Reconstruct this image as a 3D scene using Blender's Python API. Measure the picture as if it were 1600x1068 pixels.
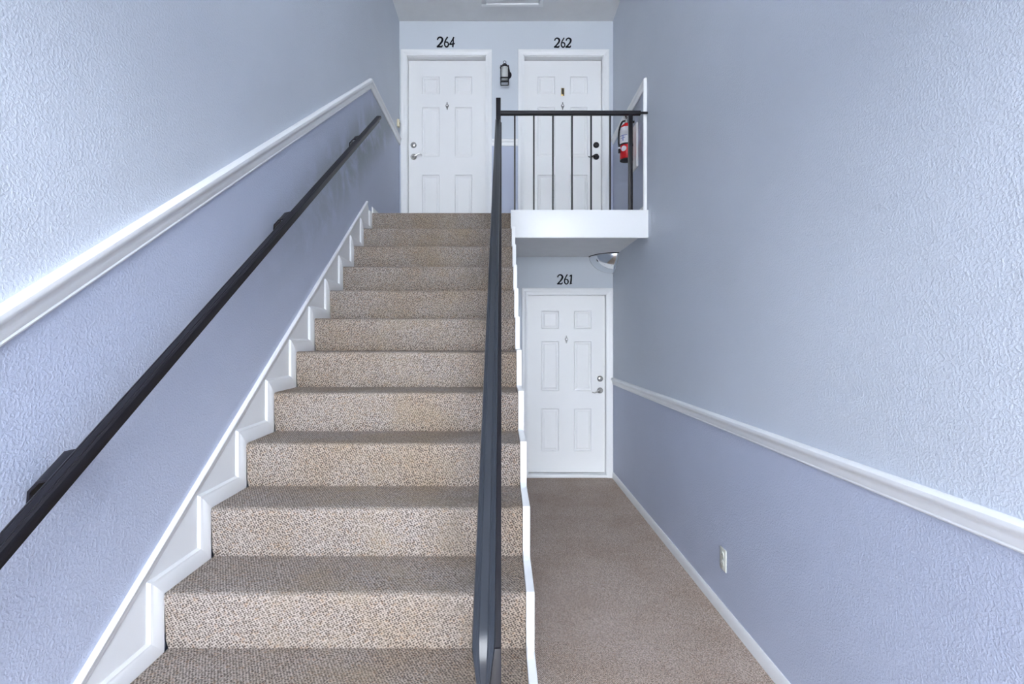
import bpy, bmesh, math
from mathutils import Vector

# ------------------------------------------------------------------ scene, camera, light
for o in list(bpy.data.objects):
    bpy.data.objects.remove(o, do_unlink=True)
S = bpy.context.scene
COL = S.collection
EYE = 1.572
cam = bpy.data.cameras.new('camera'); cam.sensor_width = 36; cam.lens = 18.0
cam.shift_x = 16 / 1600; cam.shift_y = -5 / 1600; cam.clip_start = 0.02
camo = bpy.data.objects.new('camera', cam); COL.objects.link(camo)
camo.location = (0, 0, EYE); camo.rotation_euler = (math.pi / 2, 0, 0)
S.camera = camo

w = bpy.data.worlds.new('sky'); S.world = w; w.use_nodes = True
bg = w.node_tree.nodes['Background']
bg.inputs['Color'].default_value = (0.88, 0.93, 1.0, 1)
bg.inputs['Strength'].default_value = 14.0

sd = bpy.data.lights.new('hazy_sun', 'SUN'); sd.energy = 3.0; sd.angle = math.radians(62); sd.color = (0.94, 0.97, 1.0)
so = bpy.data.objects.new('hazy_sun', sd); COL.objects.link(so)
so.rotation_euler = Vector((0.0, math.cos(math.radians(20)), -math.sin(math.radians(20)))).to_track_quat('-Z', 'Y').to_euler()

vs = S.view_settings
vs.view_transform = 'Standard'; vs.look = 'None'; vs.gamma = 1; vs.use_curve_mapping = False
vs.exposure = 0.25

# ------------------------------------------------------------------ main dimensions (metres)
XL, XR, YB = -1.159, 1.26, 5.797          # left wall, right wall, back wall
YF = -4.2                                  # entrance plane
CEIL = 5.166
LAND = 2.678                               # landing floor
SOFF = 2.50
Z0, RUN, RISE = 1.723, 0.2765, 0.1963      # first riser in view
SB = 0.519                                 # bottom of that riser
SL = RISE / RUN
SXL, SXR = -1.135, 0.081                   # carpeted step, left and right edge
def zk(k): return Z0 + RUN * k
def tk(k): return SB + RISE * (k + 1)      # tread height of step k
def bk(k): return max(0.0, SB + RISE * k)

# ------------------------------------------------------------------ materials
def nt(name):
    m = bpy.data.materials.new(name); m.use_nodes = True
    t = m.node_tree
    return m, t, t.nodes['Principled BSDF']
def N(t, typ, **kw):
    n = t.nodes.new(typ)
    for k, v in kw.items(): setattr(n, k, v)
    return n
def L(t, a, b): t.links.new(a, b)
def math_node(t, op, a, b=None, clamp=False):
    n = N(t, 'ShaderNodeMath', operation=op); n.use_clamp = clamp
    for i, v in enumerate((a, b)):
        if v is None: continue
        if isinstance(v, (int, float)): n.inputs[i].default_value = v
        else: L(t, v, n.inputs[i])
    return n.outputs[0]
def maprange(t, v, a, b, c=0.0, d=1.0):
    n = N(t, 'ShaderNodeMapRange', interpolation_type='SMOOTHSTEP')
    L(t, v, n.inputs['Value'])
    for k, x in zip(('From Min', 'From Max', 'To Min', 'To Max'), (a, b, c, d)): n.inputs[k].default_value = x
    return n.outputs[0]
def mixc(t, f, a, b):
    n = N(t, 'ShaderNodeMix', data_type='RGBA')
    for s, v in ((n.inputs[0], f), (n.inputs[6], a), (n.inputs[7], b)):
        if isinstance(v, (int, float)): s.default_value = v
        elif isinstance(v, tuple): s.default_value = (*v, 1)
        else: L(t, v, s)
    return n.outputs[2]
def noise(t, vec, scale, detail=2.0, rough=0.5, dist=0.0):
    n = N(t, 'ShaderNodeTexNoise'); n.inputs['Scale'].default_value = scale
    n.inputs['Detail'].default_value = detail; n.inputs['Roughness'].default_value = rough
    n.inputs['Distortion'].default_value = dist
    L(t, vec, n.inputs['Vector'])
    return n.outputs['Fac']

def plain(name, col, rough=0.5, metal=0.0, spec=0.5, bump=0.0, bscale=80, var=0.04):
    m, t, b = nt(name)
    pos = N(t, 'ShaderNodeNewGeometry').outputs['Position']
    nz = noise(t, pos, 9, 3)
    c2 = tuple(max(0, c * (1 - var * 2)) for c in col)
    L(t, mixc(t, nz, col, c2), b.inputs['Base Color'])
    b.inputs['Roughness'].default_value = rough; b.inputs['Metallic'].default_value = metal
    b.inputs['Specular IOR Level'].default_value = spec
    if bump:
        bn = N(t, 'ShaderNodeBump'); bn.inputs['Strength'].default_value = bump; bn.inputs['Distance'].default_value = 0.002
        L(t, noise(t, pos, bscale, 2), bn.inputs['Height']); L(t, bn.outputs[0], b.inputs['Normal'])
    return m

def wall_paint(name, col, stains=False, scale=120, strength=0.38):
    m, t, b = nt(name)
    pos = N(t, 'ShaderNodeNewGeometry').outputs['Position']
    big = noise(t, pos, 1.6, 2)
    c = mixc(t, big, tuple(x * 1.03 for x in col), tuple(x * 0.95 for x in col))
    if stains:
        sx = N(t, 'ShaderNodeSeparateXYZ'); L(t, pos, sx.inputs[0])
        s = math_node(t, 'SUBTRACT', sx.outputs[2], math_node(t, 'MULTIPLY', sx.outputs[1], 0.705))
        d = math_node(t, 'ABSOLUTE', math_node(t, 'SUBTRACT', s, 0.17))
        near = maprange(t, d, 0.06, 0.42, 1.0, 0.0)
        up = maprange(t, sx.outputs[1], 2.0, 4.4)
        mp = N(t, 'ShaderNodeMapping'); L(t, pos, mp.inputs[0]); mp.inputs['Scale'].default_value = (1, 1.0, 1.0)
        spots = maprange(t, noise(t, mp.outputs[0], 3.4, 5, 0.62, 0.4), 0.34, 0.56)
        f = math_node(t, 'MULTIPLY', math_node(t, 'MULTIPLY', near, up), spots)
        c = mixc(t, math_node(t, 'MULTIPLY', f, 0.7), c, (0.27, 0.31, 0.32))
    L(t, c, b.inputs['Base Color'])
    b.inputs['Roughness'].default_value = 0.55; b.inputs['Specular IOR Level'].default_value = 0.22
    h1 = noise(t, pos, scale, 2.0, 0.5, 0.35)
    h = maprange(t, h1, 0.38, 0.68)
    bn = N(t, 'ShaderNodeBump'); bn.inputs['Strength'].default_value = strength; bn.inputs['Distance'].default_value = 0.0022
    L(t, h, bn.inputs['Height']); L(t, bn.outputs[0], b.inputs['Normal'])
    return m

def carpet(name, light, dark, tint, scale=105, worn=False):
    m, t, b = nt(name)
    pos = N(t, 'ShaderNodeNewGeometry').outputs['Position']
    sx = N(t, 'ShaderNodeSeparateXYZ'); L(t, pos, sx.inputs[0])
    s = math_node(t, 'ADD', sx.outputs[1], sx.outputs[2])
    v_ = math_node(t, 'MULTIPLY', math_node(t, 'SUBTRACT', s, math_node(t, 'MULTIPLY', sx.outputs[0], 0.45)), 1.3)
    cv = N(t, 'ShaderNodeCombineXYZ'); L(t, math_node(t, 'ADD', math_node(t, 'MULTIPLY', sx.outputs[0], 0.9), math_node(t, 'MULTIPLY', s, 0.5)), cv.inputs[0]); L(t, v_, cv.inputs[1])
    vo = N(t, 'ShaderNodeTexVoronoi', voronoi_dimensions='2D'); L(t, cv.outputs[0], vo.inputs['Vector'])
    vo.inputs['Scale'].default_value = scale; vo.inputs['Randomness'].default_value = 0.45
    sp0 = N(t, 'ShaderNodeSeparateColor'); L(t, vo.outputs['Color'], sp0.inputs[0])
    gap = math_node(t, 'MULTIPLY', maprange(t, vo.outputs['Distance'], 0.26, 0.56, 1, 0), maprange(t, sp0.outputs[2], 0.0, 0.6, 0.55, 1.0))
    big = noise(t, pos, 2.3, 3)
    sp = N(t, 'ShaderNodeSeparateColor'); L(t, vo.outputs['Color'], sp.inputs[0])
    base = mixc(t, maprange(t, big, 0.35, 0.7), light, tint)
    yarn = mixc(t, maprange(t, sp.outputs[0], 0.6, 1.0, 0, 0.45), base, tuple(x * 0.45 for x in tint))
    yarn = mixc(t, maprange(t, sp.outputs[1], 0.8, 1.0, 0, 0.5), yarn, (0.42, 0.27, 0.17))
    c = mixc(t, math_node(t, 'MULTIPLY', gap, 0.85), yarn, dark)
    if worn:      # traffic wear down the middle and beside the rail
        xw = maprange(t, math_node(t, 'ABSOLUTE', math_node(t, 'ADD', sx.outputs[0], 0.14)), 0.03, 0.2, 1, 0)
        xm = maprange(t, math_node(t, 'ABSOLUTE', math_node(t, 'ADD', sx.outputs[0], 0.5)), 0.1, 0.5, 1, 0)
        wv = maprange(t, noise(t, pos, 7, 4, 0.6), 0.4, 0.7)
        c = mixc(t, math_node(t, 'MULTIPLY', math_node(t, 'MULTIPLY', xw, wv), 0.45), c, (0.17, 0.15, 0.13))
        c = mixc(t, math_node(t, 'MULTIPLY', math_node(t, 'MULTIPLY', xm, wv), 0.25), c, (0.34, 0.27, 0.18))
    L(t, c, b.inputs['Base Color'])
    b.inputs['Roughness'].default_value = 0.95; b.inputs['Specular IOR Level'].default_value = 0.1
    bn = N(t, 'ShaderNodeBump'); bn.inputs['Strength'].default_value = 0.7; bn.inputs['Distance'].default_value = 0.004
    L(t, vo.outputs['Distance'], bn.inputs['Height']); L(t, bn.outputs[0], b.inputs['Normal'])
    return m

M = {}
M['wall'] = wall_paint('pale_blue_wall_paint', (0.63, 0.675, 0.755))
M['dado'] = wall_paint('mid_blue_wall_paint', (0.52, 0.565, 0.70), stains=True)
M['wall_smooth'] = wall_paint('pale_blue_smooth_paint', (0.63, 0.675, 0.735), strength=0.12)
M['dado_smooth'] = wall_paint('mid_blue_smooth_paint', (0.52, 0.565, 0.70), strength=0.12)
M['ceil'] = plain('textured_ceiling_paint', (0.84, 0.85, 0.86), 0.9, bump=0.8, bscale=110)
M['white'] = plain('white_gloss_paint', (0.86, 0.875, 0.89), 0.32, var=0.01)
M['door'] = plain('white_door_paint', (0.86, 0.87, 0.88), 0.4, var=0.01)
M['step'] = carpet('stair_carpet', (0.46, 0.405, 0.37), (0.04, 0.033, 0.03), (0.42, 0.34, 0.27), scale=112, worn=True)
M['floorc'] = carpet('hall_carpet', (0.70, 0.585, 0.51), (0.11, 0.085, 0.07), (0.62, 0.495, 0.415), scale=115)
M['black'] = plain('black_metal_paint', (0.010, 0.009, 0.013), 0.38, spec=0.3, bump=0.15, bscale=140)
M['slate'] = plain('sky_tinted_rail_paint', (0.022, 0.026, 0.034), 0.3, spec=0.45, bump=0.1, bscale=60)  # black rail cap; its blue-grey sky reflection is put into the base colour
M['ink'] = plain('black_number_paint', (0.006, 0.007, 0.012), 0.7, spec=0.1)
M['nickel'] = plain('satin_nickel', (0.50, 0.49, 0.47), 0.28, 1.0)
M['brass'] = plain('aged_brass', (0.45, 0.33, 0.15), 0.3, 1.0)
M['pewter'] = plain('dark_pewter', (0.22, 0.22, 0.22), 0.4, 1.0)
M['dark'] = plain('dark_recess', (0.03, 0.03, 0.03), 0.6)
M['cream'] = plain('cream_plastic', (0.78, 0.71, 0.52), 0.4)
M['ivory'] = plain('ivory_plastic', (0.72, 0.73, 0.66), 0.4)
M['red'] = plain('red_enamel', (0.62, 0.015, 0.02), 0.22)
M['paper'] = plain('white_label_print', (0.82, 0.80, 0.84), 0.5)
M['blueink'] = plain('blue_label_print', (0.12, 0.16, 0.40), 0.5)
M['mirror'] = plain('mirror_chrome', (0.88, 0.9, 0.92), 0.03, 1.0, var=0.0)
M['grey'] = plain('grey_acrylic', (0.50, 0.52, 0.54), 0.25)
M['concrete'] = plain('pale_concrete', (0.72, 0.71, 0.68), 0.9, bump=0.4, bscale=40)
M['stucco'] = plain('outside_stucco', (0.66, 0.68, 0.70), 0.9, bump=0.6, bscale=60)
def glass():
    m, t, b = nt('lantern_glass')
    b.inputs['Base Color'].default_value = (0.92, 0.94, 0.92, 1); b.inputs['Roughness'].default_value = 0.35
    b.inputs['Transmission Weight'].default_value = 0.45; b.inputs['IOR'].default_value = 1.2
    return m
M['glass'] = glass()

# ------------------------------------------------------------------ mesh helpers
class MB:
    def __init__(s): s.v = []; s.f = []; s.mi = []
    def add(s, vs, fs, mi=0):
        o = len(s.v); s.v += [Vector(p) for p in vs]
        for f in fs: s.f.append(tuple(i + o for i in f)); s.mi.append(mi)
        return s
    def box(s, x0, x1, y0, y1, z0, z1, mi=0):
        v = [(x, y, z) for x in (x0, x1) for y in (y0, y1) for z in (z0, z1)]
        return s.add(v, [(0, 1, 3, 2), (4, 6, 7, 5), (0, 4, 5, 1), (2, 3, 7, 6), (0, 2, 6, 4), (1, 5, 7, 3)], mi)
    def prism(s, a, b, mi=0):
        """solid between two equal point loops"""
        n = len(a)
        fs = [tuple(range(n)), tuple(range(2 * n - 1, n - 1, -1))]
        fs += [(i, (i + 1) % n, n + (i + 1) % n, n + i) for i in range(n)]
        return s.add(list(a) + list(b), fs, mi)
    def loft(s, loops, cap=True, mi=0):
        n = len(loops[0]); vs = [p for l in loops for p in l]; fs = []
        for j in range(len(loops) - 1):
            fs += [(j * n + i, j * n + (i + 1) % n, (j + 1) * n + (i + 1) % n, (j + 1) * n + i) for i in range(n)]
        if cap: fs += [tuple(range(n)), tuple(range((len(loops) - 1) * n, len(loops) * n))]
        return s.add(vs, fs, mi)
    def tube(s, pts, r, n=8, mi=0):
        pts = [Vector(p) for p in pts]; rs = r if isinstance(r, (list, tuple)) else [r] * len(pts)
        loops = []; ref = None
        for i, p in enumerate(pts):
            d = (pts[min(i + 1, len(pts) - 1)] - pts[max(i - 1, 0)]).normalized()
            if ref is None:
                ref = d.orthogonal().normalized()
            ref = (ref - d * ref.dot(d)).normalized(); q = d.cross(ref)
            loops.append([p + (ref * math.cos(2 * math.pi * a / n) + q * math.sin(2 * math.pi * a / n)) * rs[i] for a in range(n)])
        return s.loft(loops, True, mi)
    def lathe(s, c, axis, prof, n=20, mi=0):
        """prof: (radius, distance along axis)"""
        c = Vector(c); axis = Vector(axis).normalized(); e = axis.orthogonal().normalized(); f = axis.cross(e)
        loops = [[c + axis * h + (e * math.cos(2 * math.pi * a / n) + f * math.sin(2 * math.pi * a / n)) * max(r, 1e-4) for a in range(n)] for r, h in prof]
        return s.loft(loops, True, mi)

ORG = {}
def setp(o, label=None, cat=None, group=None, kind=None):
    if label: o['label'] = label
    if cat: o['category'] = cat
    if group: o['group'] = group
    if kind: o['kind'] = kind
    return o
def empty(name, loc, label, cat, group=None, kind=None):
    o = bpy.data.objects.new(name, None); COL.objects.link(o); o.location = loc; o.empty_display_size = 0.1
    ORG[o] = Vector(loc)
    return setp(o, label, cat, group, kind)
def obj(name, mb, mat, parent=None, label=None, cat=None, group=None, kind=None, bev=0.0, seg=2, ang=35, weld=True):
    if parent is not None: org = ORG[parent]
    else:
        xs = [v.x for v in mb.v]; ys = [v.y for v in mb.v]; zs = [v.z for v in mb.v]
        org = Vector(((min(xs) + max(xs)) / 2, (min(ys) + max(ys)) / 2, min(zs)))
    me = bpy.data.meshes.new(name)
    me.from_pydata([tuple(v - org) for v in mb.v], [], mb.f)
    mats = mat if isinstance(mat, (list, tuple)) else [mat]
    for m_ in mats: me.materials.append(M[m_])
    me.polygons.foreach_set('material_index', mb.mi)
    bm = bmesh.new(); bm.from_mesh(me)
    if weld: bmesh.ops.remove_doubles(bm, verts=bm.verts, dist=1e-6)
    bmesh.ops.recalc_face_normals(bm, faces=bm.faces)
    if bev:
        es = [e for e in bm.edges if len(e.link_faces) == 2 and e.calc_face_angle(0) > math.radians(30)]
        bmesh.ops.bevel(bm, geom=es, offset=bev, segments=seg, affect='EDGES', profile=0.5, clamp_overlap=True)
    for f in bm.faces: f.smooth = True
    bm.to_mesh(me); bm.free()
    me.set_sharp_from_angle(angle=math.radians(ang))
    o = bpy.data.objects.new(name, me); COL.objects.link(o)
    ORG[o] = org
    if parent is not None: o.parent = parent
    else: o.location = org
    return setp(o, label, cat, group, kind)
def copy_part(o, off, parent):
    c = o.copy(); COL.objects.link(c); c.parent = parent; c.location = o.location + Vector(off)
    ORG[c] = ORG[o]
    return c

# maps from a wall's plane (u along, v up, q proud) to the world
def on_left(u, v, q): return (XL + q, u, v)
def on_right(u, v, q): return (XR - q, u, v)
def on_back(u, v, q): return (u, YB - q, v)
def mould_segments(path, prof, mp, ends=None):
    """one closed mesh per straight run, mitred at the corners; ends: u-cut flags (plumb cut at start, end)"""
    P = [Vector(p) for p in path]; n = []
    for a, b in zip(P, P[1:]):
        d = (b - a).normalized(); n.append(Vector((-d.y, d.x)))
    def mit(i):
        if i == 0:
            if ends and ends[0]: return Vector((0, 1 / n[0].y))
            return n[0]
        if i == len(n):
            if ends and ends[1]: return Vector((0, 1 / n[-1].y))
            return n[-1]
        return (n[i - 1] + n[i]) / (1 + n[i - 1].dot(n[i]))
    out = []
    for i in range(len(n)):
        a = [mp(*(P[i] + mit(i) * p), q) for p, q in prof]
        b = [mp(*(P[i + 1] + mit(i + 1) * p), q) for p, q in prof]
        out.append(MB().prism(a, b))
    return out

# ------------------------------------------------------------------ setting
TH = 0.15
FLO = 'floor'
obj('floor', MB().box(XL - TH, XR + TH, YF, YB + TH, -0.12, 0.0), 'floorc', label='speckled brown loop carpet on the lower hall floor', cat='floor', kind='structure')
obj('ground', MB().box(-14, 14, -22, YF, -0.12, -0.01), 'concrete', label='pale concrete paving outside the stairwell entrance', cat='ground', kind='structure')
obj('ceiling', MB().box(XL - TH, XR + TH, YF, YB + TH, CEIL, CEIL + 0.15), 'ceil', label='stippled pale grey ceiling above the upper doors', cat='ceiling', kind='structure')

# left wall: lighter paint above the sloping chair rail, darker below
CRS = 0.666
def cr_left(y): return max(1.095, 3.815 - CRS * (4.5 - y))      # middle of the chair rail on the left wall
mb = MB()
y0, y1, y2 = YF, 4.5, YB + TH
CR = 1.095; yc = 4.5 - (3.815 - CR) / CRS
def slab_x(mb, xa, xb, pl, mi): mb.prism([(xa, y, z) for y, z in pl], [(xb, y, z) for y, z in pl], mi)
slab_x(mb, XL - TH, XL, [(y0, -0.1), (y2, -0.1), (y2, 3.80), (y1, cr_left(y1)), (yc, CR), (y0, CR)], 1)
slab_x(mb, XL - TH, XL, [(y0, CR), (yc, CR), (y1, cr_left(y1)), (y2, 3.80), (y2, CEIL), (y0, CEIL)], 0)
obj('wall_left', mb, ['wall', 'dado'], label='textured two-tone blue wall beside the stairs', cat='wall', kind='structure', weld=False)
# right wall
mb = MB(); ye = 4.49
def q4(ya, yb, za, zb, mi): mb.box(XR, XR + TH, ya, yb, za, zb, mi)
q4(y0, y2, -0.1, CR, 1); q4(y0, ye, CR, CEIL, 0)
q4(ye, y2, CR, LAND - 0.1, 0); q4(ye, y2, LAND - 0.1, 3.80, 1); q4(ye, y2, 3.80, CEIL, 0)
obj('wall_right', mb, ['wall', 'dado'], label='textured two-tone blue wall with the outlet along the lower hall', cat='wall', kind='structure', weld=False)

# doors: (centre x, sill height, casing top)
DOORS = {'264': (-0.627, LAND, 4.84), '262': (0.699, LAND, 4.84), '261': (0.743, 0.0, 2.1445)}
OW, CW = 0.45, 0.066                                   # half opening, casing width
# back wall as cells around the three openings
xs = sorted({XL - TH, XR + TH} | {c + s * OW for c, _, _ in DOORS.values() for s in (-1, 1)})
zs = sorted({-0.1, 0.0, 1.095, LAND, 3.80, CEIL + 0.1} | {t - CW for _, _, t in DOORS.values()})
mb = MB()
for xa, xb in zip(xs, xs[1:]):
    for za, zb in zip(zs, zs[1:]):
        xm, zm = (xa + xb) / 2, (za + zb) / 2
        if any(abs(xm - c) < OW and s < zm < t - CW for c, s, t in DOORS.values()): continue
        low = zm < 1.095 or LAND < zm < 3.80
        mb.box(xa, xb, YB, YB + 0.16, za, zb, 1 if low else 0)
mb.box(XL - TH, XR + TH, YB + 0.16, YB + 0.3, -0.1, CEIL + 0.1, 0)
obj('wall_back', mb, ['wall_smooth', 'dado_smooth'], label='pale blue end wall holding three white doors', cat='wall', kind='structure', weld=False)
# entrance wall: shallow header over the open front
mb = MB().box(XL - TH, XR + TH, YF - 0.02, YF + 0.10, CEIL - 0.12, CEIL + 0.15)
mb.box(XL, XR, 0.30, 0.50, 2.60, 3.20)
obj('wall_front', mb, 'stucco', label='stucco bands across the open front of the stairwell', cat='wall', kind='structure')
# wall under the open side of the stairs
def ns(y): return tk(0) + SL * (y - zk(0))             # nosing line
mb = MB(); pl = [(zk(-3) + 0.03, 0.0), (YB, 0.0), (YB, SOFF), (4.46, SOFF), (4.46, ns(4.46) - 0.22), (zk(-3) + 0.03, max(0.02, ns(zk(-3)) - 0.12))]
mb.prism([(0.084, y, z) for y, z in pl], [(0.104, y, z) for y, z in pl])
obj('wall_stair', mb, 'wall', label='pale blue wall closing the space under the stairs', cat='wall', kind='structure')

# ------------------------------------------------------------------ staircase
st = empty('staircase', (-0.53, zk(-3), 0), 'straight flight of beige carpeted stairs with white stringers', 'stairs')
R = 0.026
for k in range(-3, 11):
    ya, yb_, za, zb = zk(k), (zk(k + 1) + 0.03 if k < 10 else zk(10) + 0.12), bk(k), tk(k)
    pr = [(ya + 0.02, za), (ya + 0.008, za + 0.035)]
    for a in range(7):
        th = math.pi / 2 * a / 6
        pr.append((ya + R - R * math.cos(th) - 0.006 * math.sin(2 * th), zb - R + R * math.sin(th)))
    pr += [(yb_, zb), (yb_, za)]
    m_ = MB().prism([(SXL, y, z) for y, z in pr], [(SXR, y, z) for y, z in pr])
    obj('step', m_, 'step', st)
# left skirt board with sloping cap and stepped base moulding
pk_y, pk_z = 4.37, 2.746; YS = 0.82
def sk(y): return pk_z - 0.705 * (pk_y - y)
pl = [(YS, 0.0), (4.7, bk(10) - 0.1), (4.7, LAND + 0.005), (pk_y + 0.06, LAND + 0.005), (pk_y, sk(pk_y) - 0.005), (YS, sk(YS) - 0.005)]
m_ = MB().prism([on_left(y, z, 0) for y, z in pl], [on_left(y, z, 0.011) for y, z in pl])
skb = obj('skirt_board', m_, 'white', st, label='white skirt board stepped along the wall')
CAPP = [(-0.034, 0), (-0.034, 0.012), (-0.030, 0.014), (-0.020, 0.014), (-0.016, 0.017), (-0.005, 0.018), (0, 0.014), (0, 0)]
m_, = mould_segments([(YS, sk(YS)), (pk_y + 0.004, sk(pk_y + 0.004))], CAPP, on_left, (1, 1))
obj('skirt_cap', m_, 'white', skb)
path = []
for k in range(-3, 10):
    path += [(zk(k), bk(k)), (zk(k), tk(k))]
path += [(zk(10), bk(10)), (zk(10), LAND)]
BASEP = [(0, 0), (0, 0.024), (0.050, 0.024), (0.056, 0.021), (0.062, 0.021), (0.070, 0.013), (0.070, 0)]
for i, m_ in enumerate(mould_segments(path, BASEP, on_left)):
    obj('moulding', m_, 'white', skb)
# right stringer, cut to the steps
e = 0.010
pl = [(zk(-3) - e, 0.0)]
for k in range(-3, 11):
    pl += [(zk(k) - e, tk(k) + e)] if k == -3 else [(zk(k) - e, tk(k - 1) + e), (zk(k) - e, tk(k) + e)]
pl = pl[:-1] + [(zk(10) - e, LAND - 0.02), (zk(10) + 0.02, LAND - 0.02)]
pl += [(zk(10) + 0.02, ns(zk(10)) - 0.26), (zk(-3) + 0.33, 0.0)]
m_ = MB().prism([(SXR + 0.001, y, z) for y, z in pl], [(0.110, y, z) for y, z in pl])
obj('stringer', m_, 'white', st, bev=0.0015, seg=1, label='white sawtooth stringer on the open side')

# ------------------------------------------------------------------ landing
la = empty('landing', (0.05, 5.1, SOFF), 'upper landing with white fascia jutting over the lower hall', 'landing')
YE = 4.40
m_ = MB().box(XL, SXR, zk(10) + 0.115, YB, SOFF + 0.012, LAND).box(SXR, XR, YE + 0.035, YB, SOFF + 0.012, LAND)
obj('carpet_deck', m_, 'step', la)
obj('fascia', MB().box(0.077, XR, YE, YE + 0.034, 2.441, LAND + 0.002), 'white', la, bev=0.003, label='white fascia board')
obj('soffit', MB().box(0.105, XR, YE + 0.034, YB, SOFF, SOFF + 0.012), 'ceil', la)

# ------------------------------------------------------------------ chair rails and baseboards
CHP = [(-0.039, 0), (-0.039, 0.009), (-0.034, 0.012), (-0.029, 0.010), (-0.026, 0.012), (-0.010, 0.012), (-0.002, 0.014),
       (0.006, 0.020), (0.012, 0.026), (0.020, 0.028), (0.030, 0.027), (0.036, 0.021), (0.039, 0.010), (0.039, 0)]
t_ = empty('trim_1', (XL, 2.7, cr_left(YF)), 'white chair rail sloping up the stair wall then level at landing', 'chair rail', kind='structure')
for m_ in mould_segments([(YF, CR), (yc, CR), (4.5, cr_left(4.5)), (YB, 3.80)], CHP, on_left, (1, 0)): obj('rail_piece', m_, 'white', t_)
m_, = mould_segments([(YF, CR), (YB, CR)], CHP, on_right)
obj('trim_2', m_, 'white', label='long level white chair rail on the lower hall wall', cat='chair rail', kind='structure')
t_ = empty('trim_3', (XR, 4.49, LAND), 'white chair rail with upright end strip on the landing wall', 'chair rail', kind='structure')
for m_ in mould_segments([(4.485, LAND), (4.485, 3.80), (YB, 3.80)], CHP, on_right): obj('rail_piece', m_, 'white', t_)
m_, = mould_segments([(-0.627 + 0.517, 3.79), (0.699 - 0.517, 3.79)], CHP, on_back)
obj('trim_4', m_, 'white', label='short white chair rail between the two upper doors', cat='chair rail', kind='structure')
BSP = [(0, 0), (0, 0.013), (0.052, 0.013), (0.060, 0.010), (0.070, 0.006), (0.070, 0)]
m_, = mould_segments([(YF, 0), (YB, 0)], BSP, on_right)
obj('baseboard_right', m_, 'white', label='white baseboard along the lower hall carpet', cat='baseboard', kind='structure')
m_, = mould_segments([(4.56, LAND), (YB, LAND)], BSP, on_left)
obj('baseboard_left', m_, 'white', label='white baseboard on the landing at the stair top', cat='baseboard', kind='structure')
m_, = mould_segments([(4.53, LAND), (YB, LAND)], BSP, on_right)
obj('baseboard_landing', m_, 'white', label='white baseboard behind the landing railing by the extinguisher', cat='baseboard', kind='structure')
m_, = mould_segments([(-0.627 + 0.517, LAND), (0.699 - 0.517, LAND)], BSP, on_back)
obj('baseboard_back', m_, 'white', label='short white baseboard between the two upper doors', cat='baseboard', kind='structure')

# ------------------------------------------------------------------ doors
CASP = [(0, 0), (0, 0.012), (0.010, 0.014), (0.026, 0.014), (0.032, 0.018), (0.056, 0.020), (0.064, 0.018), (0.066, 0.014), (0.066, 0)]
def curve_pts(ctrl, n=8):
    """Catmull-Rom through control points"""
    P = [Vector(p) for p in ctrl]; out = []
    for i in range(len(P) - 1):
        p0, p1, p2, p3 = P[max(i - 1, 0)], P[i], P[i + 1], P[min(i + 2, len(P) - 1)]
        for j in range(n):
            t = j / n
            out.append(0.5 * ((2 * p1) + (p2 - p0) * t + (2 * p0 - 5 * p1 + 4 * p2 - p3) * t * t + (3 * p1 - p0 - 3 * p2 + p3) * t ** 3))
    return out + [P[-1]]

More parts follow.
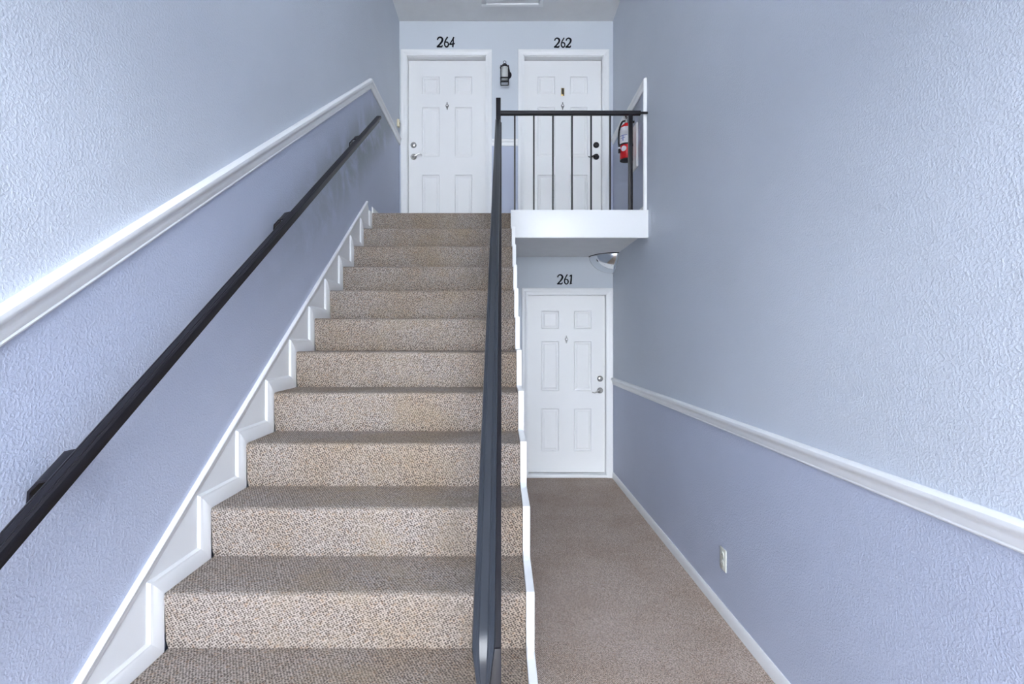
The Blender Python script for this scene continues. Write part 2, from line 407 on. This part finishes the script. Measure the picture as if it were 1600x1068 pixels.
def make_door(n, key, metal, hand, label, plate=False):
    """hand: -1 hardware on the left edge, +1 on the right"""
    cx, sill, top = DOORS[key]
    ot = top - CW
    d = empty('door_%d' % n, (cx, YB, sill), label, 'door', kind='structure')
    # casing
    for m_ in mould_segments([(cx - OW, sill), (cx - OW, ot), (cx + OW, ot), (cx + OW, sill)], CASP, on_back): obj('casing', m_, 'white', d)
    jy0, jy1 = YB, YB + 0.16
    obj('jamb', MB().box(cx - OW - 0.01, cx - OW + 0.008, jy0, jy1, sill, ot), 'white', d)
    obj('jamb', MB().box(cx + OW - 0.008, cx + OW + 0.01, jy0, jy1, sill, ot), 'white', d)
    obj('jamb', MB().box(cx - OW, cx + OW, jy0, jy1, ot - 0.008, ot + 0.01), 'white', d)
    obj('threshold', MB().box(cx - OW, cx + OW, YB - 0.012, jy1, sill, sill + 0.036), 'white', d, bev=0.006)
    # slab with six panel openings
    W = 0.44; y = YB + 0.08; z0 = sill + 0.042; H = 2.03 if sill < 1 else ot - 0.012 - z0
    k = H / 2.03
    px = [(-0.296, -0.086), (0.068, 0.278)]
    px = [(-0.292, -0.082), (0.082, 0.292)]
    pz = [(0.235, 0.735), (0.93, 1.505), (1.64, 1.855)]
    gx = [-W] + [v for p in px for v in p] + [W]; gz = [0] + [v * k for p in pz for v in p] + [H]
    mb = MB()
    for i in range(5):
        for j in range(7):
            if i in (1, 3) and j in (1, 3, 5): continue
            xa, xb, za, zb = cx + gx[i], cx + gx[i + 1], z0 + gz[j], z0 + gz[j + 1]
            mb.add([(xa, y, za), (xb, y, za), (xb, y, zb), (xa, y, zb)], [(0, 1, 2, 3)])
    a = [(cx - W, y, z0), (cx + W, y, z0), (cx + W, y, z0 + H), (cx - W, y, z0 + H)]
    b = [(p[0], y + 0.04, p[2]) for p in a]
    mb.add(a + b, [(0, 1, 5, 4), (1, 2, 6, 5), (2, 3, 7, 6), (3, 0, 4, 7), (4, 5, 6, 7)])
    sl = obj('door_slab', mb, 'door', d)
    for xa, xb in px:
        for za, zb in pz:
            loops = []
            for ins, dep in ((0, 0), (0.006, -0.002), (0.014, 0.010), (0.024, 0.010), (0.042, 0.002)):
                A, B, C_, D = cx + xa + ins, cx + xb - ins, z0 + za * k + ins, z0 + zb * k - ins
                loops.append([(A, y + dep, C_), (B, y + dep, C_), (B, y + dep, D), (A, y + dep, D)])
            p_ = MB().loft(loops, False); o_ = len(p_.v) - 4
            p_.f.append((o_, o_ + 1, o_ + 2, o_ + 3)); p_.mi.append(0)
            obj('panel', p_, 'door', sl, ang=10)
    # hardware
    hx = cx + hand * 0.385
    zb_, zl_ = sill + 1.115, sill + 0.98
    f = (0, -1, 0)
    db = obj('deadbolt', MB().lathe((hx, y, zb_), f, [(0.034, 0), (0.034, 0.006), (0.029, 0.013), (0.021, 0.016), (0.020, 0.024), (0.012, 0.026)]), metal, d)
    obj('keyway', MB().box(hx - 0.002, hx + 0.002, y - 0.0275, y - 0.024, zb_ - 0.008, zb_ + 0.008), 'dark', db)
    lv = obj('lever_handle', MB().lathe((hx, y, zl_), f, [(0.034, 0), (0.034, 0.005), (0.028, 0.012), (0.014, 0.016), (0.012, 0.05), (0.014, 0.058)]), metal, d)
    s = -hand
    ctrl = [(hx, y - 0.05, zl_), (hx + s * 0.02, y - 0.054, zl_ + 0.004), (hx + s * 0.045, y - 0.055, zl_ - 0.008), (hx + s * 0.07, y - 0.053, zl_ - 0.022), (hx + s * 0.10, y - 0.052, zl_ - 0.014)]
    if key == '264': ctrl = [(a_, b_, 2 * zl_ - c_ - 0.002) for a_, b_, c_ in ctrl]
    pts = curve_pts(ctrl, 4)
    obj('lever', MB().tube(pts, [0.011 - 0.006 * i / len(pts) for i in range(len(pts))], 8), metal, lv)
    # small diamond knocker with viewer
    kz = sill + 1.565; S_ = 1.15
    out = [(0, 0.042), (0.006, 0.030), (0.004, 0.024), (0.016, 0.006), (0.015, -0.006), (0.007, -0.022), (0.005, -0.034), (0, -0.042)]
    out = [(a * S_, b * S_) for a, b in out] + [(-a * S_, b * S_) for a, b in out[-2:0:-1]]
    kn = obj('knocker', MB().prism([(cx + a, y, kz + b) for a, b in out], [(cx + a * 0.8, y - 0.010, kz + b * 0.9) for a, b in out]), 'pewter', d)
    obj('viewer', MB().lathe((cx, y - 0.009, kz + 0.002), f, [(0.009, 0), (0.009, 0.004), (0.005, 0.005)], 12), 'paper', kn)
    if plate:
        pz_ = kz + 0.158
        m_ = MB().box(cx - 0.018, cx + 0.018, y - 0.008, y, pz_ - 0.045, pz_ + 0.045)
        kp = obj('knocker_plate', m_, 'brass', d, bev=0.006)
        obj('knocker_bar', MB().tube([(cx, y - 0.012, pz_ + 0.034), (cx, y - 0.022, pz_ + 0.01), (cx, y - 0.020, pz_ - 0.032)], [0.007, 0.009, 0.008], 8), 'dark', kp)
    return d
make_door(1, '264', 'nickel', -1, 'bright white six-panel upper door numbered 264 at stair top')
make_door(2, '262', 'black', 1, 'white six-panel upper door numbered 262 with black lock behind railing', plate=True)
make_door(3, '261', 'nickel', 1, 'white six-panel door numbered 261 at the end of lower hall')

# ------------------------------------------------------------------ door numbers: broad-nib digits
STROKES = {
    '2': (0.68, [([(0.07, 0.74), (0.13, 0.90), (0.30, 1.0), (0.48, 0.94), (0.57, 0.78), (0.52, 0.58), (0.36, 0.36), (0.18, 0.16), (0.02, 0.03)], [.10, .09, .09, .12, .15, .14, .11, .10, .10]),
                 ([(0.00, 0.045), (0.25, 0.05), (0.46, 0.045), (0.53, 0.10), (0.57, 0.20)], [.10, .10, .11, .09, .05])]),
    '6': (0.56, [([(0.41, 1.03), (0.34, 0.93), (0.22, 0.72), (0.12, 0.46), (0.11, 0.24), (0.20, 0.07), (0.32, 0.03), (0.43, 0.10), (0.49, 0.27), (0.45, 0.43), (0.34, 0.52), (0.20, 0.50)], [.09, .09, .09, .10, .10, .09, .09, .09, .10, .09, .08, .06])]),
    '4': (0.56, [([(0.48, 1.0), (0.34, 0.74), (0.18, 0.48), (0.05, 0.29)], [.10, .08, .07, .07]),
                 ([(0.02, 0.30), (0.28, 0.31), (0.58, 0.36)], [.09, .09, .06]),
                 ([(0.43, 0.86), (0.42, 0.45), (0.37, 0.02)], [.07, .10, .12])]),
    '1': (0.40, [([(0.05, 0.84), (0.15, 0.89), (0.27, 1.0)], [.03, .10, .06]),
                 ([(0.27, 1.0), (0.24, 0.5), (0.19, 0.04)], [.11, .12, .12]),
                 ([(0.06, 0.02), (0.19, 0.06), (0.34, 0.10)], [.04, .08, .03])]),
}
def door_number(txt, cx, zb, H, label):
    tot = sum(STROKES[c][0] for c in txt) * H
    r = empty('door_number', (cx, YB, zb), label, 'number', 'door numbers over the three doors')
    x = cx - tot / 2
    for c in txt:
        wd, strokes = STROKES[c]; mb = MB()
        for pts, wid in strokes:
            P = curve_pts([(a, b, 0) for a, b in pts], 5)
            Wd = [wid[min(int(i / 5), len(wid) - 1)] * (1 - (i % 5) / 5) + wid[min(int(i / 5) + 1, len(wid) - 1)] * ((i % 5) / 5) for i in range(len(P))]
            loops = []
            for i, p in enumerate(P):
                dd = (P[min(i + 1, len(P) - 1)] - P[max(i - 1, 0)]).normalized(); nn = Vector((-dd.y, dd.x, 0))
                a, b = p + nn * Wd[i] * 0.64, p - nn * Wd[i] * 0.64
                loops.append([(x + a.x * H, YB - 0.001, zb + a.y * H), (x + b.x * H, YB - 0.001, zb + b.y * H), (x + b.x * H, YB - 0.009, zb + b.y * H), (x + a.x * H, YB - 0.009, zb + a.y * H)])
            mb.loft(loops)
        obj('digit', mb, 'ink', r)
        x += wd * H
K = YB / 800
def px2x(p): return (p - 784) * K
def py2z(p): return EYE + (529 - p) * K
door_number('264', px2x(696.5), py2z(74), 0.112, 'black calligraphic number 264 over the upper left door')
door_number('262', px2x(879.5), py2z(74.5), 0.105, 'black calligraphic number 262 over the upper right door')
door_number('261', px2x(882.5), py2z(444), 0.108, 'black calligraphic number 261 over the lower hall door')

# ------------------------------------------------------------------ wall lantern between the upper doors
lx, ly, lz = px2x(788.5), YB - 0.115, py2z(131)
k_ = (YB - 0.115) / 800
lz = EYE + (529 - 131) * k_; lx = (788.5 - 784) * k_
ln = empty('wall_lantern', (lx, YB, lz), 'small black wall lantern between the two upper doors', 'lantern')
obj('back_plate', MB().lathe((lx + 0.035, YB, lz + 0.155), (0, -1, 0), [(0.045, 0), (0.045, 0.008), (0.03, 0.018), (0.012, 0.022)]), 'black', ln)
obj('arm', MB().tube(curve_pts([(lx + 0.035, YB - 0.015, lz + 0.155), (lx + 0.05, YB - 0.05, lz + 0.17), (lx + 0.035, YB - 0.08, lz + 0.205), (lx, ly, lz + 0.205)], 5), 0.009, 8), 'black', ln)
obj('roof', MB().lathe((lx, ly, lz + 0.178), (0, 0, 1), [(0.052, 0), (0.05, 0.008), (0.034, 0.022), (0.028, 0.034), (0.010, 0.04), (0.006, 0.05)]), 'black', ln)
ring = [(lx + 0.016 * math.cos(a), ly, lz + 0.240 + 0.016 * math.sin(a)) for a in [2 * math.pi * i / 16 for i in range(17)]]
obj('hanging_ring', MB().tube(ring, 0.003, 6), 'black', ln)
for a in range(4):
    th = math.pi / 4 + a * math.pi / 2
    q = lambda r_, z_: (lx + r_ * math.cos(th), ly + r_ * math.sin(th), lz + z_)
    obj('cage_bar', MB().tube([q(0.058, 0.186), q(0.060, 0.170), q(0.058, 0.06), q(0.064, 0.045), q(0.058, 0.008), q(0.05, 0.003)], 0.0052, 6), 'black', ln)
for zz in (0.052, 0.004):
    r_ = 0.058
    c4 = [(lx + r_ * math.cos(math.pi / 4 + i * math.pi / 2), ly + r_ * math.sin(math.pi / 4 + i * math.pi / 2), lz + zz) for i in range(5)]
    obj('cage_ring', MB().tube(c4, 0.006, 6), 'black', ln)
gl = MB(); nn = 20
gl.loft([[(lx + r_ * math.cos(2 * math.pi * i / nn), ly + r_ * math.sin(2 * math.pi * i / nn), lz + z_) for i in range(nn)] for r_, z_ in ((0.040, 0.058), (0.040, 0.178))], False)
obj('glass_shade', gl, 'glass', ln)
obj('bulb', MB().lathe((lx, ly, lz + 0.075), (0, 0, 1), [(0.001, 0), (0.014, 0.008), (0.018, 0.025), (0.012, 0.05), (0.009, 0.075), (0.009, 0.1)], 12), 'paper', ln)

# ------------------------------------------------------------------ railings
RS = 0.705
# profile of the moulded metal cap: (across, up)
def cap_profile(wd, ht):
    h = wd / 2
    return [(-h * 0.55, -ht), (-h * 0.6, -ht * 0.75), (-h, -ht * 0.7), (-h, -ht * 0.3), (-h * 0.9, -ht * 0.12), (-h * 0.62, 0), (-h * 0.45, -ht * 0.06),
            (-h * 0.34, 0.0), (h * 0.34, 0.0), (h * 0.45, -ht * 0.06), (h * 0.62, 0), (h * 0.9, -ht * 0.12), (h, -ht * 0.3), (h, -ht * 0.7), (h * 0.6, -ht * 0.75), (h * 0.55, -ht)]
def sweep_yz(prof, cx, path):
    """prof swept along (y, z) points, upright sections perpendicular to the path"""
    loops = []
    for i, (y, z) in enumerate(path):
        a = Vector(path[max(i - 1, 0)]); b = Vector(path[min(i + 1, len(path) - 1)]); d = (b - a).normalized(); n_ = Vector((-d.y, d.x))
        loops.append([(cx + p, y + n_.x * q, z + n_.y * q) for p, q in prof])
    return loops
# left wall handrail
def wr(y): return EYE + 1.935 + RS * (y - 4.45)
hr = empty('wall_handrail', (-1.08, 2.6, wr(0.75)), 'black moulded metal handrail bracketed to the left stair wall', 'handrail')
obj('rail', MB().loft(sweep_yz(cap_profile(0.044, 0.030), -1.072, [(0.72, wr(0.72)), (4.46, wr(4.46))])), 'black', hr, ang=25)
obj('under_channel', MB().loft(sweep_yz([(-0.012, -0.040), (0.012, -0.040), (0.012, -0.028), (-0.012, -0.028)], -1.072, [(0.74, wr(0.74)), (4.42, wr(4.42))])), 'black', hr)
for by in (1.28, 2.62, 3.90):
    m_ = MB(); zc = wr(by) - 0.012; hw = 0.040
    pth = [(-1.062, 0.0), (-1.10, 0.0), (-1.128, -0.006), (-1.150, -0.03), (-1.154, -0.085)]
    up = []
    for i, (x, dz) in enumerate(pth):
        x2, dz2 = (x, dz - 0.006) if i < 2 else (x + (0.004 if i == 2 else 0.006), dz - (0.005 if i < 4 else 0.0))
        up.append([(x, by - hw, zc + dz - hw * RS), (x, by + hw, zc + dz + hw * RS), (x2, by + hw, zc + dz2 + hw * RS), (x2, by - hw, zc + dz2 - hw * RS)])
    m_.loft(up)
    obj('bracket', m_, 'black', hr)
# railing between the stairs and the lower hall
def cr(y): return EYE + 1.89 + RS * (y - 4.40)
sr = empty('stair_railing', (-0.03, 2.6, cr(0.95) - 0.9), 'dark moulded stair railing running up the middle of view', 'railing')
CXC = -0.034
pr = cap_profile(0.043, 0.030)
loops = sweep_yz(pr, CXC, [(4.395, cr(4.395)), (0.955, cr(0.955))])
n0 = (-RS / math.hypot(1, RS), 1 / math.hypot(1, RS))
loops = [[(CXC + p, y_ + n0[0] * q, cr(y_) + n0[1] * q) for p, q in pr] for y_ in (4.395, 0.955)]
y_, z_ = 0.955, cr(0.955)
for i in range(1, 13):                      # the end turns down and tapers into a tongue
    t = i / 12; a = math.atan(RS) + (math.pi / 2 - math.atan(RS)) * min(1, t * 1.5)
    y_ -= 0.0085 * math.cos(a); z_ -= 0.0095 * math.sin(a)
    sc = 1 - 0.5 * max(0, (t - 0.3) / 0.7); n_ = (-math.sin(a), math.cos(a))
    loops.append([(CXC + p * sc, y_ + n_[0] * q * sc, z_ + n_[1] * q * sc) for p, q in pr])
obj('cap_rail', MB().loft(loops), 'slate', sr, ang=32)
obj('channel', MB().loft(sweep_yz([(0.006, -0.056), (0.033, -0.056), (0.033, -0.026), (0.006, -0.026)], CXC, [(0.932, cr(0.932)), (4.39, cr(4.39))])), 'black', sr, bev=0.002)
obj('bottom_bar', MB().loft([[(x, y, cr(y) + z) for x, z in ((-0.028, -0.72), (-0.004, -0.72), (-0.004, -0.735), (-0.028, -0.735))] for y in (0.95, 4.38)]), 'black', sr)
obj('bottom_post', MB().box(-0.028, -0.001, 0.946, 0.970, 0.126, cr(0.955) - 0.034), 'black', sr, bev=0.002)
pb = None
for i in range(25):
    y_ = 1.08 + 0.132 * i
    if pb is None: pb = obj('baluster', MB().box(-0.0225, -0.0095, y_ - 0.0065, y_ + 0.0065, cr(y_) - 0.735, cr(y_) - 0.05), 'black', sr)
    else: copy_part(pb, (0, 0.132 * i, 0.132 * i * RS), sr)
obj('newel_post', MB().box(-0.0495, -0.0085, 4.395, 4.436, LAND - 0.15, EYE + 2.07), 'black', sr, bev=0.003)
# landing guard rail
YG = 4.42; kg = YG / 800
def gx(p): return (p - 784) * kg
def gz(p): return EYE + (529 - p) * kg
gr = empty('landing_railing', (0.55, YG, LAND), 'black metal guard railing with upright bars along the landing edge', 'railing')
obj('top_rail', MB().loft([[(x, YG + a, gz(180) + b) for a, b in ((-0.019, 0.004), (-0.012, 0.0), (0.012, 0.0), (0.019, 0.004), (0.019, 0.026), (0.012, 0.036), (-0.012, 0.036), (-0.019, 0.026))] for x in (-0.0085, gx(1000.5))]), 'black', gr, ang=25)
g0 = None
for i in range(6):
    x_ = gx(804.3 + 29.8 * i)
    if g0 is None:
        x00 = x_; g0 = obj('baluster', MB().box(x_ - 0.007, x_ + 0.007, YG - 0.007, YG + 0.007, LAND, gz(180) + 0.004), 'black', gr)
    else: copy_part(g0, (x_ - x00, 0, 0), gr)
obj('end_post', MB().box(gx(985) - 0.017, gx(985) + 0.017, YG - 0.017, YG + 0.017, LAND, gz(180) + 0.004), 'black', gr, bev=0.002)
obj('wall_tab', MB().box(gx(999), XR, YG - 0.004, YG + 0.004, gz(180) + 0.012, gz(180) + 0.03), 'black', gr)

# ------------------------------------------------------------------ fire extinguisher on its board
bd = empty('mounting_board', (XR, 4.86, 3.159), 'white board on landing wall behind the red extinguisher', 'board')
obj('board', MB().box(XR - 0.018, XR, 4.717, 5.02, 3.159, 3.575), 'white', bd, bev=0.008, seg=1)
ex, ey, ez = 1.168, 4.80, EYE + (529 - 251) * 4.80 / 800
fe = empty('fire_extinguisher', (ex, ey, ez), 'red fire extinguisher with white label hung on the landing wall', 'fire extinguisher')
r0 = 0.060
obj('cylinder', MB().lathe((ex, ey, ez), (0, 0, 1), [(0.050, 0), (r0, 0.010), (r0, 0.285), (0.055, 0.312), (0.040, 0.332), (0.022, 0.342), (0.018, 0.350)], 28), 'red', fe)
obj('foot_ring', MB().lathe((ex, ey, ez - 0.004), (0, 0, 1), [(0.050, 0), (0.0605, 0.003), (0.0605, 0.012), (0.050, 0.013)], 28), 'dark', fe)
def arc(rad, a0, a1, z0, z1, n=14, th=0.001):
    L_ = []
    for i in range(n + 1):
        a = math.radians(a0 + (a1 - a0) * i / n)
        L_.append([(ex + r_ * math.cos(a), ey + r_ * math.sin(a), ez + z) for r_, z in ((rad, z0), (rad + th, z0), (rad + th, z1), (rad, z1))])
    return MB().loft(L_)
lb = obj('label', arc(r0, 175, 300, 0.150, 0.300), 'paper', fe, label='white instruction label')
obj('label_line', arc(r0 + 0.001, 192, 262, 0.218, 0.224), 'blueink', lb)
obj('label_line', arc(r0 + 0.001, 200, 245, 0.196, 0.201), 'blueink', lb)
obj('label_line', arc(r0 + 0.001, 222, 230, 0.170, 0.224), 'blueink', lb)
obj('strap', arc(r0, 0, 359.9, 0.136, 0.150, 36, 0.003), 'black', fe)
ca = math.radians(232); em = []
for ring_r in (0.0, 0.026):
    em.append([(ex + (r0 + 0.0015) * math.cos(ca + ring_r * math.cos(2 * math.pi * i / 16) / r0), ey + (r0 + 0.0015) * math.sin(ca + ring_r * math.cos(2 * math.pi * i / 16) / r0), ez + 0.098 + ring_r * math.sin(2 * math.pi * i / 16)) for i in range(16)])
obj('emblem', MB().loft(em, False), 'paper', fe, label='round white emblem sticker')
vv = obj('valve', MB().lathe((ex, ey, ez + 0.348), (0, 0, 1), [(0.018, 0), (0.018, 0.02), (0.013, 0.024), (0.013, 0.05)], 14), 'nickel', fe)
obj('handle', MB().tube([(ex + 0.01, ey + 0.01, ez + 0.385), (ex - 0.02, ey - 0.04, ez + 0.400), (ex - 0.03, ey - 0.075, ez + 0.392)], 0.006, 6), 'black', vv)
obj('handle', MB().tube([(ex + 0.012, ey + 0.012, ez + 0.402), (ex - 0.01, ey - 0.02, ez + 0.425), (ex - 0.028, ey - 0.07, ez + 0.422)], 0.006, 6), 'black', vv)
pin = [(ex - 0.02 + 0.014 * math.cos(a), ey - 0.03, ez + 0.40 + 0.014 * math.sin(a)) for a in [2 * math.pi * i / 12 for i in range(13)]]
obj('pull_ring', MB().tube(pin, 0.002, 5), 'nickel', vv)
hs = obj('hose', MB().tube(curve_pts([(ex - 0.01, ey, ez + 0.372), (ex - 0.045, ey - 0.015, ez + 0.352), (ex - 0.072, ey - 0.02, ez + 0.27), (ex - 0.076, ey - 0.02, ez + 0.17), (ex - 0.072, ey - 0.02, ez + 0.13)], 6), 0.0085, 8), 'black', fe)
obj('nozzle', MB().tube([(ex - 0.072, ey - 0.02, ez + 0.13), (ex - 0.070, ey - 0.02, ez + 0.065)], [0.008, 0.012], 8), 'black', hs)
obj('hose_clip', MB().tube([(ex - 0.0725, ey - 0.02, ez + 0.115), (ex - 0.072, ey - 0.02, ez + 0.103)], 0.0125, 8), 'paper', hs)
obj('hanger', MB().box(ex + 0.0, XR - 0.017, ey - 0.008, ey + 0.008, ez + 0.355, ez + 0.372), 'black', fe)

# ------------------------------------------------------------------ corner dome mirror under the landing
mc = (XR - 0.001, YB - 0.001, SOFF - 0.001); ra, rb, rc = 0.268, 0.30, 0.19
mr = empty('dome_mirror', (XR, YB, SOFF - rc), 'chrome quarter-dome safety mirror in the corner under the landing', 'mirror')
def dome(t, p, s=1.0):
    return (mc[0] - s * ra * math.cos(t) * math.cos(p), mc[1] - s * rb * math.sin(t) * math.cos(p), mc[2] - s * rc * math.sin(p))
def patch(t0, t1, p0, p1, n, m, s=1.0):
    mb = MB(); vs_ = []; fs_ = []
    for i in range(n + 1):
        for j in range(m + 1):
            t = t0 + (t1 - t0) * i / n; p = p0 + (p1 - p0) * j / m
            vs_.append(dome(t, p, s))
    for i in range(n):
        for j in range(m):
            a = i * (m + 1) + j; fs_.append((a, a + 1, a + m + 2, a + m + 1))
    return mb.add(vs_, fs_)
H2 = math.pi / 2
obj('mirror_dome', patch(0, H2, 0, H2 * 0.99, 28, 24), 'mirror', mr)
obj('rim', MB().tube([dome(H2 * i / 20, 0, 1.01) for i in range(21)], 0.006, 6), 'black', mr, label='black rim against the soffit')
def flange(t, nx, ny):
    lo = []
    for i in range(21):
        p = H2 * i / 20
        a = Vector(dome(t, p, 1.0)); b = Vector(dome(t, p, 0.80)); d = Vector((nx, ny, 0))
        lo.append([a, a + d * 0.9, b + d * 1.7, b])
    return MB().loft(lo)
obj('flange', flange(0, 0, -0.014), 'grey', mr)
obj('flange', flange(H2, -0.014, 0), 'grey', mr)

# ------------------------------------------------------------------ small fittings
oy, oz = 2.905, 0.323
ol = empty('outlet', (XR, oy, oz - 0.06), 'ivory electrical outlet low on the right wall', 'outlet')
pl_ = obj('cover_plate', MB().box(XR - 0.007, XR, oy - 0.039, oy + 0.039, oz - 0.062, oz + 0.062), 'ivory', ol, bev=0.003)
for dz in (-0.024, 0.024):
    rc_ = obj('receptacle', MB().lathe((XR - 0.0065, oy, oz + dz), (-1, 0, 0), [(0.0185, 0), (0.0185, 0.0025), (0.017, 0.003)], 16), 'ivory', ol)
    for dy in (-0.006, 0.006):
        obj('slot', MB().box(XR - 0.0102, XR - 0.009, oy + dy - 0.001, oy + dy + 0.001, oz + dz - 0.003, oz + dz + 0.006), 'dark', rc_)
obj('screw', MB().lathe((XR - 0.0065, oy, oz), (-1, 0, 0), [(0.004, 0), (0.003, 0.0015)], 10), 'nickel', ol)
dbz = EYE + (529 - 192.5) * 5.68 / 800
dr = empty('doorbell', (XL, 5.68, dbz - 0.04), 'small cream doorbell box beside the upper left door', 'doorbell')
obj('housing', MB().box(XL, XL + 0.026, 5.655, 5.705, dbz - 0.040, dbz + 0.040), 'cream', dr, bev=0.004)
obj('button', MB().lathe((XL + 0.026, 5.68, dbz), (1, 0, 0), [(0.010, 0), (0.010, 0.003), (0.007, 0.005)], 14), 'brass', dr)
# attic hatch
hx0, hx1, hy0, hy1 = -0.215, 0.445, 4.87, 5.53
ht = empty('ceiling_hatch', ((hx0 + hx1) / 2, (hy0 + hy1) / 2, CEIL - 0.02), 'white framed access hatch in the ceiling', 'hatch')
for a in ((hx0, hx1, hy0, hy0 + 0.05), (hx0, hx1, hy1 - 0.05, hy1), (hx0, hx0 + 0.05, hy0 + 0.05, hy1 - 0.05), (hx1 - 0.05, hx1, hy0 + 0.05, hy1 - 0.05)):
    obj('frame_strip', MB().box(*a, CEIL - 0.018, CEIL), 'white', ht, bev=0.005)
obj('hatch_panel', MB().box(hx0 + 0.05, hx1 - 0.05, hy0 + 0.05, hy1 - 0.05, CEIL - 0.006, CEIL), 'ceil', ht)
